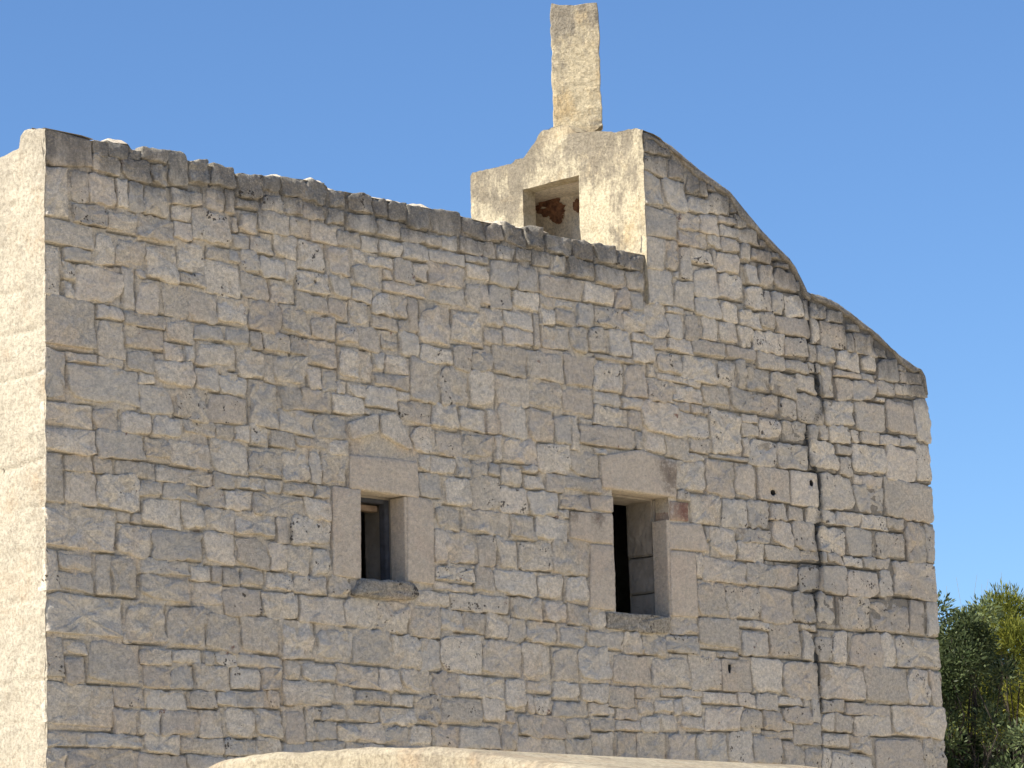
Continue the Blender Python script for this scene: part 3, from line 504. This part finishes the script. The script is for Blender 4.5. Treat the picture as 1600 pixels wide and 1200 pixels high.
for k in ('o1', 'q1'): dressed('relieving_stone', k, wa, M_stone, front=.022, rough=.004, tilt=.008, r=.02, back=.06, pit=.4)
dressed('lintel_fill', 'p1', wa, M_mortar, front=-.006, rough=.008, tilt=-.002, back=.06, tint=.2)
dressed('sill', 's1', wa, M_sill, front=.045, tilt=.01, rough=.014, r=.035, wob=.016, bevel=.018, step=.02, pit=1, tint=.1, label='rough lichened sill')
dressed('lintel', 't2', wb, front=.016, dirt=[(5.88, 5.60, .20), (5.80, 5.68, .12)])
for k in ('a2', 'c2', 'e2', 'f2'): dressed('jamb_stone', k, wb, front=.010)
dressed('jamb_stone', 'b2', wb, front=.012, dirt=[(4.82, 5.23, .10), (5.08, 5.22, .12)])
dressed('jamb_stone', 'd2', wb, M_redstone, front=.006, rough=.004, dirt=[(6.02, 5.35, .16), (6.04, 5.36, .14)], label='dark red stained jamb stone')
dressed('sill', 's2', wb, M_sill, front=.020, tilt=.004, rough=.008, r=.014, wob=.008, pit=.8, tint=.2, label='grey speckled sill')
for (x0, x1, z0, z1), par, cuts in ((WIN[0], wa, (4.6, 5.22)), (WIN[1], wb, (4.53, 4.74, 5.02, 5.45))):
    for a, b in zip(cuts, cuts[1:]):          # deep reveal to the right, seen from outside; and its mirror
        e = rnd.uniform(0, .012)
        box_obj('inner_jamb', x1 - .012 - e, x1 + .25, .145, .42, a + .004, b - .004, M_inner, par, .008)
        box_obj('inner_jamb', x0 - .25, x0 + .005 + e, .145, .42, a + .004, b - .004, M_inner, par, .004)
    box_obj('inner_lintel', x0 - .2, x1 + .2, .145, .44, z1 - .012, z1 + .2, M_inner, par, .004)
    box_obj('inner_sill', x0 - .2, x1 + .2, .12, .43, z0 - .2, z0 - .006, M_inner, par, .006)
box_obj('reveal_facing', 3.118, 3.160, -.004, .142, 4.612, 5.205, M_dressed, wa, .002, .004)['label'] = 'pale inner face of the right jamb'
box_obj('reveal_facing', 5.822, 5.866, -.004, .142, 4.542, 5.27, M_dressed, wb, .002, .004)['label'] = 'pale inner face of the right jamb'
box_obj('reveal_mortar', 3.152, 3.25, .012, .14, 4.60, 5.215, M_mortar, wa, .003, 0)
box_obj('reveal_mortar', 5.868, 5.96, .012, .14, 4.53, 5.446, M_mortar, wb, .003, 0)
box_obj('beam', 2.60, 3.085, .23, .30, 5.125, 5.165, M_wood, wa, .003, .004)
box_obj('shutter_frame', 3.085, 3.128, .16, .22, 4.607, 5.199, M_frame, wa, 0, .004)
box_obj('shutter_frame', 2.71, 3.083, .16, .21, 5.172, 5.199, M_frame, wa, 0, .004)

# ------------------------------------------------------------------ plastered left wall (faces the sun)
def left_wall():
    prof = [(-0.012, 7.315), (.06, 7.325), (.14, 7.335), (.195, 7.33), (.225, 7.30), (.232, 7.235), (.30, 7.225), (.46, 7.205), (1.0, 7.22), (2.0, 7.30), (5.5, 7.25)]
    V = []; F = []; dt = []; ys = [-0.012 + .018 * i for i in range(40)]
    while ys[-1] < 5.5: ys.append(ys[-1] + .15)
    zs = [-.3, 1, 2, 2.7] + [2.9 + .018 * i for i in range(250)]
    for y in ys:
        zt = lerp(prof, y) + .012 * fbm(y * 9, 2, 0)
        for z in zs:
            zz = min(z, zt)
            e = max(0, 1 - (y + .012) / .05)
            cz = min(abs(zz - q - .02 * noise.noise((y * 3, q, 0))) for q in (3.52, 3.78, 4.03, 4.29, 4.60, 4.87, 5.15, 5.44, 5.72, 6.02, 6.30, 6.62, 6.90)); gr = .016 * max(0, 1 - cz / .022) * max(0, min(1, .45 + 1.6 * noise.noise((y * 2.2, zz * 3, 8)))) + .05 * max(0, noise.noise((y * 11, zz * 11, 2)) - .52)
            V.append((-.008 + gr + e * .010 + .012 * fbm(4, y * 3, zz * 3) + .005 * fbm(9, y * 16, zz * 16), y + (e > .9) * .007 * fbm(1, 5, zz * 18), zz)); dt.append(max(0, zt - zz))
    n = len(zs)
    for i in range(len(ys) - 1):
        for j in range(n - 1): a = i * n + j; F.append((a, a + 1, a + n + 1, a + n))
    # top of that wall
    b = len(V)
    for y in ys:
        for k in range(5): V.append((k * .1, y, lerp(prof, y) + .012 * fbm(y * 9, 2, 0) - .01 * (k > 3))); dt.append(.1)
    for i in range(len(ys) - 1):
        for k in range(4): a = b + i * 5 + k; F.append((a, a + 5, a + 6, a + 1))
    o = mesh_obj('plastered_wall', V, F, M_lit, church, attrs=dict(dtop=dt)); o['label'] = 'sunlit limewashed end wall'
left_wall()
box_obj('roof', .42, 7.4, .43, 5.4, 6.75, 6.95, M_lit, church, 0, 0)
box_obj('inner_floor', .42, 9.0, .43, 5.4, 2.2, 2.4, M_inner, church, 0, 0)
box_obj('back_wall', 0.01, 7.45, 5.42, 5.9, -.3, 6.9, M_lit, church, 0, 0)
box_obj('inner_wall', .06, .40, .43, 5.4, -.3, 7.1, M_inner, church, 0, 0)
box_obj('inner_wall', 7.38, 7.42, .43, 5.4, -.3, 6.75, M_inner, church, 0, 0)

# ------------------------------------------------------------------ belfry, gable mass and its cement edge
YB = 1.842
BEL = [(-.020, 8.250), (.030, 8.275), (.10, 8.284), (.175, 8.282), (.275, 8.293), (.36, 8.318), (.43, 8.335), (.50, 8.345), (.641, 8.365), (.70, 8.39), (.76, 8.452), (.909, 8.468), (1.035, 8.458), (1.08, 8.425), (1.108, 8.385), (1.17, 8.345), (1.195, 8.319), (1.253, 8.279), (1.30, 8.292), (1.345, 8.289), (1.381, 8.263), (1.559, 8.267), (1.70, 8.275), (1.812, 8.272), (1.842, 8.254)]
OP = (0.66, 1.268, 7.30, 8.030)
def belfry():
    ys = sorted([-.02 + i * .0266 for i in range(1, 70)] + [-.02, OP[0], OP[1], YB]); ys = [y for i, y in enumerate(ys) if i == 0 or y - ys[i - 1] > .006 or y in (OP[0], OP[1], YB)]
    zs = sorted([6.9 + i * .0266 for i in range(61)] + [OP[3]]); V = []; F = []; dt = []; idx = {}
    def top(y): return lerp(BEL, y) + .010 * fbm(y * 18, 4, 0)
    def f(i, j):
        if (i, j) not in idx:
            y = ys[i]; zt = top(y); z = min(zs[j], zt); e = 1 if OP[0] - .01 < y < OP[1] + .01 and z < OP[3] + .01 else 0
            x = XS - .006 + .011 * fbm(3, y * 4, z * 4) + .006 * fbm(8, y * 17, z * 17) - (.0 if e else 0)
            if i == 0: y += .006 * fbm(1, 5, z * 18)
            idx[i, j] = len(V); V.append((x, y, z)); dt.append(max(0, zt - z))
        return idx[i, j]
    for i in range(len(ys) - 1):
        for j in range(len(zs) - 1):
            cy = (ys[i] + ys[i + 1]) / 2; cz = (zs[j] + zs[j + 1]) / 2
            if zs[j] > max(top(ys[i]), top(ys[i + 1])): break
            if OP[0] < cy < OP[1] and cz < OP[3]: continue
            F.append((f(i, j), f(i, j + 1), f(i + 1, j + 1), f(i + 1, j)))
    # slab thickness round the opening
    def quad(a, b, c, d):
        k = len(V); V.extend((a, b, c, d)); dt.extend([1.5] * 4); F.append((k, k + 1, k + 2, k + 3))
    T = XS + .135; y0, y1, z0, z1 = OP
    x = XS - .004
    quad((x, y1, z0), (T, y1, z0), (T, y1, z1), (x, y1, z1)); quad((x, y0, z0), (x, y0, z1), (T, y0, z1), (T, y0, z0)); quad((x, y0, z1), (x, y1, z1), (T, y1, z1), (T, y0, z1))
    # top and far side of the belfry mass
    k0 = len(V); xs = [0, .06, .12, .2, .3, .42, .6]
    for y in ys:
        for d in xs:
            ed = .28 if .42 < y < 1.30 else .03; s = max(0, 1 - max(0, d - ed) / (.32 if ed > .1 else .06)); base = min(8.25, ztop(XS + .01 + d)) - (.04 if d > .25 else 0)
            V.append((XS - .004 + d, y, base + (top(y) - base) * s + (.012 * fbm(d * 9, y * 9, 1) if d > 0 else 0))); dt.append(.05)
    n = len(xs)
    for i in range(len(ys) - 1):
        for k in range(n - 1): a = k0 + i * n + k; F.append((a, a + n, a + n + 1, a + 1))
    k0 = len(V)
    for d in xs: V.append((XS - .004 + d, YB, V[k0 - n + xs.index(d)][2])); V.append((XS - .004 + d, YB, 6.9)); dt.extend([.3, 1.])
    for k in range(n - 1): F.append((k0 + 2 * k, k0 + 2 * k + 2, k0 + 2 * k + 3, k0 + 2 * k + 1))
    o = mesh_obj('belfry', V, F, M_belfry, church, attrs=dict(dtop=dt)); return o
bel = belfry()
bel['label'] = 'sunlit stained belfry wall with a square opening'
# chamber behind the opening: rough plastered back with a broken patch
def chamber():
    V = []; F = []; dt = []; n = 34; x0 = XS + .50
    def hole(y, z):
        z = z + .02 * fbm(y * 20, z * 20, 3)
        a = 7.93 - z
        m1 = 0 < a and abs(y - 0.93 - .0) < .175 - a * 1.15
        m2 = abs(y - .53) < .045 and abs(z - 7.88) < .05 + .02
        return m1 or m2
    for i in range(n + 1):
        for j in range(n + 1):
            y = .25 + i / n * 1.45; z = 7.05 + j / n * 1.12
            V.append((x0 + .05 * fbm(2, y * 3, z * 3) - .28 * max(0, z - 7.86), y, min(z, 8.05))); dt.append(2)
    for i in range(n):
        for j in range(n):
            y = .25 + (i + .5) / n * 1.45; z = 7.05 + (j + .5) / n * 1.12; k = i * (n + 1) + j
            F.append((k, k + 1, k + n + 2, k + n + 1))
    back = mesh_obj('chamber_wall', V, F, M_cham, bel, attrs=dict(dtop=dt))
    # patch of broken plaster showing red earth, a recess set over the wall with ragged rim
    bm = bmesh.new(); 
    for cy, cz, ry, rz, s in ((1.41, 7.985, .15, .07, 1), (1.37, 7.93, .085, .075, 2), (1.14, 7.95, .04, .05, 3)):
        r = []
        for a in range(60):
            t = a / 60 * math.tau; q = 1 + .30 * noise.noise((math.cos(t) * 1.5, math.sin(t) * 1.5, s * 5)) + .30 * fbm(math.cos(t) * 4, math.sin(t) * 4, s, 3)
            y = cy + math.cos(t) * ry * q; z = min(8.05, cz + math.sin(t) * rz * q)
            xx = x0 + .05 * fbm(2, y * 3, z * 3) - .28 * max(0, z - 7.86) - .012 - s * .002
            r.append(bm.verts.new((xx, y, z)))
        c = bm.verts.new((x0 - .28 * max(0, cz - 7.86) - .004 - s * .002, cy, cz))
        for i in range(60): bm.faces.new((r[i], c, r[(i + 1) % 60]))
    me = bpy.data.meshes.new('broken_plaster'); bm.to_mesh(me); bm.free(); me.materials.append(M_brick)
    o = bpy.data.objects.new('broken_plaster', me); COL.objects.link(o); o.parent = bel
    for (a, b, c, d, e, f) in ((XS + .135, XS + .54, .20, .26, 7.0, 8.05), (XS + .135, XS + .54, 1.70, 1.76, 7.0, 8.05), (XS + .14, XS + .50, .2, 1.76, 8.04, 8.07), (XS + .02, XS + .54, .2, 1.76, 6.96, 7.02)):
        box_obj('chamber_side', a, b, c, d, e, f, M_cham, bel, 0, 0)
chamber()

def coping(name, prof, x0, x1, th, mt, lab, seed):
    """cement edge that follows the sloping top, with the top surface of the thick gable behind it"""
    V = []; F = []; dt = []; tn = []; n = max(8, int((x1 - x0) / .025))
    for i in range(n + 1):
        x = x0 + (x1 - x0) * i / n; z = lerp(prof, x) + .009 * fbm(x * 9, seed, 1, 4) + .004 * fbm(x * 40, seed, 2); t = th * max(.35, 1 + 1.2 * fbm(x * 4, seed, 6)) 
        d = (lerp(prof, x + .02) - lerp(prof, x - .02)) / .04; nx, nz = -d, 1.0; L = math.hypot(nx, nz); nx /= L; nz /= L
        f = .010 + .009 * fbm(x * 14, seed, 2, 4)
        ring = [(-t, .05), (-t, -f * .4), (-t * .8, -f), (-t * .45, -f * 1.1 - .004 * fbm(x * 20, 1, 1)), (-.022, -f * .9), (-.006, -f * .2), (0, .03), (.004, .3), (0, 1.0), (0, YB)]
        for a, y in ring:
            V.append((x + nx * a * .6, y, z + nz * a)); dt.append(max(0, -a) * .25); tn.append(.3)
    m = 10
    for i in range(n):
        for k in range(m - 1): a = i * m + k; F.append((a, a + m, a + m + 1, a + 1))
    b = len(V)
    for i in (0, n):
        F.append(tuple(i * m + k for k in (range(m) if i == 0 else reversed(range(m)))))
    o = mesh_obj(name, V, F, mt, church, attrs=dict(dtop=dt, tint=tn, pit=[.15] * len(V))); o['label'] = lab
coping('coping', GAB, 5.715, 7.63, .060, M_stone, 'cement edge of the upper slope', 3)
coping('coping', LOW, 7.632, 9.104, .050, M_stone, 'cement edge of the lower rounded slope', 9)
def gable_side():
    V = []; F = []; ys = [.04, .5, 1.2, YB]; g = [(XE, 0), (XE, 2.5), (XE, 4), (XE, 5), (XE, 5.8), (XE, 6.3), (XE, 6.6)]
    for x, z in g:
        for y in ys: V.append((x - .01, y, z))
    for i in range(len(g) - 1):
        for k in range(3): a = i * 4 + k; F.append((a, a + 1, a + 5, a + 4))
    mesh_obj('gable_side', V, F, M_mortar, church, attrs=dict(dtop=[2] * len(V), tint=[.5] * len(V), pit=[0] * len(V)))
gable_side()

# ------------------------------------------------------------------ standing stone on the belfry
def pillar():
    c = Vector((5.90, .842, 0)); zb, zt = 8.40, 9.462; n = Vector((-.766, -.643, 0)); n.normalize()
    th = math.radians(4.0); n = Vector((n.x * math.cos(th) - n.y * math.sin(th), n.x * math.sin(th) + n.y * math.cos(th), 0)); s = Vector((-n.y, n.x, 0))
    W2, T = .190, .085
    # octagon-like section resampled: rings up the stone
    V = []; F = []; dt = []; H = 40; sec = []
    m = 12
    for k in range(m): sec.append((-W2 + 2 * W2 * k / m, T))
    for k in range(5): sec.append((W2, T - 2 * T * k / 5))
    for k in range(m): sec.append((W2 - 2 * W2 * k / m, -T))
    for k in range(5): sec.append((-W2, -T + 2 * T * k / 5))
    N = len(sec)
    for j in range(H + 1):
        t = j / H; z = zb + (zt - zb) * t
        edge = .010 * fbm(t * 9, 1, 5) ; shr = 1 - .03 * max(0, (t - .93) / .07)
        for a, d in sec:
            ca = abs(a) / W2; cd = abs(d) / T
            k = 1 - .035 * (ca > .98) * (cd > .98)
            # edges nibbled
            w = a * k * shr + (.012 * fbm(t * 10, a * 4, 3) if ca > .9 else 0) + -.003 * math.sin(t * 3.1)
            p = c + s * w + n * (d * k * shr + .007 * fbm(a * 14, t * 16, d * 9))
            if t < .1 and a > W2 * .45: z2 = .13 * (a / W2 - .45) * (1 - t / .1)
            else: z2 = 0
            zz = z + z2 + (.018 * fbm(a * 7, 3, d * 7) if t > .97 else 0) - (.012 * (1 - abs(a) / W2) if t > .97 else 0)
            V.append((p.x, p.y, zz)); dt.append((1 - t) * .9)
    for j in range(H):
        for i in range(N): a = j * N + i; b = j * N + (i + 1) % N; F.append((a, b, b + N, a + N))
    F.append(tuple(H * N + i for i in range(N))); F.append(tuple(reversed(range(N))))
    F = [tuple(reversed(f)) for f in F] if (s.cross(n)).z < 0 else F
    o = mesh_obj('standing_stone', V, F, M_pillar, None, smooth=False, attrs=dict(dtop=dt))
    tag(o, 'tall weathered stone slab standing upright on top of the belfry', 'stone slab')
    bm = bmesh.new(); bm.from_mesh(o.data); bmesh.ops.recalc_face_normals(bm, faces=bm.faces); bm.to_mesh(o.data); bm.free()
pillar()

# ------------------------------------------------------------------ barrel-vaulted outbuilding in front
def vault():
    prof = [(-4.2, 2.30), (-4.55, 2.55), (-4.8, 2.70), (-4.96, 2.765), (-5.14, 2.805), (-5.41, 2.818), (-5.83, 2.802), (-6.24, 2.787), (-6.64, 2.750), (-7.02, 2.68), (-7.73, 2.565), (-8.07, 2.50), (-8.4, 2.42), (-8.7, 2.36), (-9.0, 2.30), (-9.6, 2.2)]
    pr = [(-y, z) for y, z in prof]
    V = []; F = []; dt = []; ys = []; y = -4.2
    while y > -9.6: ys.append(y); y -= .04
    zs = [-.2, 1.0, 1.8] + [2.0 + .03 * i for i in range(30)]
    for y in ys:
        zt = lerp(pr, -y) + .008 * fbm(y * 5, 1, 1)
        for z in zs:
            zz = min(z, zt - .03); V.append((-3.0 + .012 * fbm(1, y * 3, zz * 3) + .006 * fbm(1, y * 14, zz * 14), y, zz)); dt.append(.5 + zt - zz)
        for a, b in ((.012, -.012), (.035, 0), (.3, .0), (1.2, .0), (2.4, 0)):
            V.append((-3.0 + a, y, zt + b + .006 * fbm(a * 6, y * 9, 3))); dt.append(.4)
    n = len(zs) + 5
    for i in range(len(ys) - 1):
        for j in range(n - 1): a = i * n + j; F.append((a, a + 1, a + n + 1, a + n))
    F = [tuple(reversed(f)) for f in F]
    root = empty('vaulted_outbuilding', (-3, -6.6, 0)); tag(root, 'cream rendered vault top of a low outbuilding in the foreground', 'outbuilding')
    w = mesh_obj('end_wall', V, F, M_vault, None, attrs=dict(dtop=dt)); w.parent = root; w.matrix_parent_inverse = Matrix.Translation((3, 6.6, 0))
    for a, b, c, d in ((-2.98, -.6, -4.3, -4.2), (-2.98, -.6, -9.6, -9.5), (-.7, -.6, -9.6, -4.2)):
        q = box_obj('side_wall', a, b, c, d, -.2, 2.15, M_vault, None, 0, 0); q.parent = root; q.matrix_parent_inverse = Matrix.Translation((3, 6.6, 0))
vault()

# ------------------------------------------------------------------ trees beyond the gable end
def leaf_mat(name, a, b, c):
    m, nt, bs = mat(name, .55); g = G(nt)
    t = g.attr('tint'); col = g.mix(t, a, b); col = g.mix(g.ramp(g.noise(1.6, 3), .55, .75), col, c)
    nt.links.new(col, bs.inputs['Base Color'])
    tr = g.n('ShaderNodeBsdfTranslucent'); nt.links.new(col, tr.inputs[0]); ms = g.n('ShaderNodeMixShader'); ms.inputs[0].default_value = .3
    nt.links.new(bs.outputs[0], ms.inputs[1]); nt.links.new(tr.outputs[0], ms.inputs[2]); nt.links.new(ms.outputs[0], nt.nodes['Material Output'].inputs[0])
    return m
M_olive = leaf_mat('grey_green_leaves', (.010, .022, .006), (.16, .20, .09), (.025, .05, .012))
M_pine = leaf_mat('yellow_green_needles', (.07, .09, .014), (.27, .27, .045), (.16, .17, .02))
M_dark = leaf_mat('dark_evergreen_leaves', (.006, .011, .004), (.022, .032, .010), (.012, .018, .006))
M_dry = leaf_mat('rusty_dry_needles', (.16, .07, .02), (.25, .13, .04), (.2, .09, .03))
M_reed = leaf_mat('pale_reed_stems', (.25, .24, .13), (.36, .33, .2), (.3, .28, .16))
def limb(V, F, a, b, r0, r1, n=6, seg=5, bend=.12, seed=0):
    a = Vector(a); b = Vector(b); d = (b - a); k0 = len(V)
    u = d.cross(Vector((.3, .7, .2))).normalized(); v = d.cross(u).normalized()
    for i in range(seg + 1):
        t = i / seg; p = a + d * t + (u * noise.noise((seed, t * 2, 1)) + v * noise.noise((seed, t * 2, 9))) * bend * d.length; r = r0 + (r1 - r0) * t
        for k in range(n): an = k / n * math.tau; V.append(tuple(p + (u * math.cos(an) + v * math.sin(an)) * r))
    for i in range(seg):
        for k in range(n): F.append((k0 + i * n + k, k0 + i * n + (k + 1) % n, k0 + (i + 1) * n + (k + 1) % n, k0 + (i + 1) * n + k))
def tree(name, label, cat, base, height, rx, rz, clumps, leaves, lw, ll, lmat, up, seed, group=None, extra=None, clump_r=.4, low=.2):
    r = random.Random(seed); root = empty(name, base); tag(root, label, cat, group)
    cz = height - rz; V = []; F = []
    limb(V, F, (0, 0, 0), (0, 0, height * .6), .16, .09, 8, 6, .05, seed)
    cl = []
    for _ in range(clumps):
        while True:
            p = Vector((r.uniform(-1, 1), r.uniform(-1, 1), r.uniform(-1, 1)))
            if p.length < 1: break
        p *= (.55 + .45 * r.random()) / max(.35, p.length) if r.random() < .75 else 1
        q = Vector((p.x * rx, p.y * rx, cz + p.z * rz * (1 if p.z > 0 else 1.25)))
        if q.z < low: continue
        cl.append((q, clump_r * r.uniform(.55, 1.2), r.random()))
        limb(V, F, (0, 0, height * r.uniform(.25, .6)), q, 0.022, .006, 4, 4, .15, seed + len(cl))
    t = mesh_obj('trunk', V, F, M_bark, root)
    V = []; F = []; T = []
    per = leaves // max(1, len(cl))
    for q, cr, ct in cl:
        for _ in range(per):
            d = Vector((r.gauss(0, 1), r.gauss(0, 1), r.gauss(0, .8))); d = d.normalized() * cr * r.random() ** .45
            p = q + d; ax = (d.normalized() * (1 - up) + Vector((0, 0, up)) + Vector((r.gauss(0, .35), r.gauss(0, .35), r.gauss(0, .3)))).normalized()
            sd_ = ax.cross(Vector((r.gauss(0, 1), r.gauss(0, 1), r.gauss(0, 1)))).normalized()
            L = ll * r.uniform(.6, 1.3); w = lw * r.uniform(.7, 1.2); k = len(V)
            V += [tuple(p), tuple(p + ax * L * .5 + sd_ * w * .5), tuple(p + ax * L), tuple(p + ax * L * .5 - sd_ * w * .5)]
            F.append((k, k + 1, k + 2, k + 3)); tt = min(1, max(0, (ct * .6 + r.random() * .6) ** 1.5)); T += [tt] * 4
    mesh_obj('crown', V, F, lmat, root, smooth=False, attrs=dict(tint=T))
    return root
tree('olive_bush', 'grey green olive bush just beyond the gable wall corner', 'bush', (18.85, 7.25, 0), 6.52, .62, 1.8, 54, 20000, .026, .070, M_olive, .15, 3, group='olive bushes beyond the gable wall', low=2.0, clump_r=.22)
tree('pine_tree', 'yellow green feathery pine at the right edge of the photo', 'pine tree', (20.95, 7.95, 0), 6.62, 1.05, 1.0, 52, 40000, .014, .10, M_pine, .5, 11, low=4.9, clump_r=.25)
tree('olive_bush', 'low dark bush with pale sprigs under the pine', 'bush', (17.75, 5.45, 0), 4.85, .52, 1.6, 50, 9000, .026, .070, M_olive, .2, 21, group='olive bushes beyond the gable wall', low=.6, clump_r=.2)
tree('dense_tree', 'dark dense tree standing behind the olive bush and the pine', 'tree', (23.9, 10.5, 0), 6.66, 2.0, 3.6, 190, 110000, .08, .12, M_dark, .2, 31, group='dense dark trees beyond the church', low=.4, clump_r=.55)
tree('dense_tree', 'added dark tree hidden behind the gable corner, put there to shade the bushes', 'tree', (15.5, 8.9, 0), 7.9, 2.3, 3.5, 150, 60000, .07, .11, M_dark, .2, 41, group='dense dark trees beyond the church', low=.4, clump_r=.6)  # extra tree added so that its crown shades the bushes
V = []; F = []; T = []; r = random.Random(5)
for _ in range(34):
    x = 26.2 + r.gauss(0, .4); y = 12.2 + r.gauss(0, .3); h = r.uniform(7.3, 7.72); k = len(V); lean = Vector((r.gauss(.06, .10), r.gauss(0, .1), 0))
    d = Vector((.7, -.7, 0)) * .008
    for t in (0, .8, .9, 1):
        p = Vector((x, y, 0)) + lean * h * t ** 4 * .5; z = h * t
        V += [(p.x - d.x * (1 - t * .8), p.y - d.y * (1 - t * .8), z), (p.x + d.x * (1 - t * .8), p.y + d.y * (1 - t * .8), z)]
    F += [(k + q, k + q + 1, k + q + 3, k + q + 2) for q in (0, 2, 4)]; T += [r.random()] * 8
o = mesh_obj('reeds', V, F, M_reed, None, smooth=False, attrs=dict(tint=T)); tag(o, 'thin pale reed tips rising above the pine and bush', 'reeds', kind='stuff')
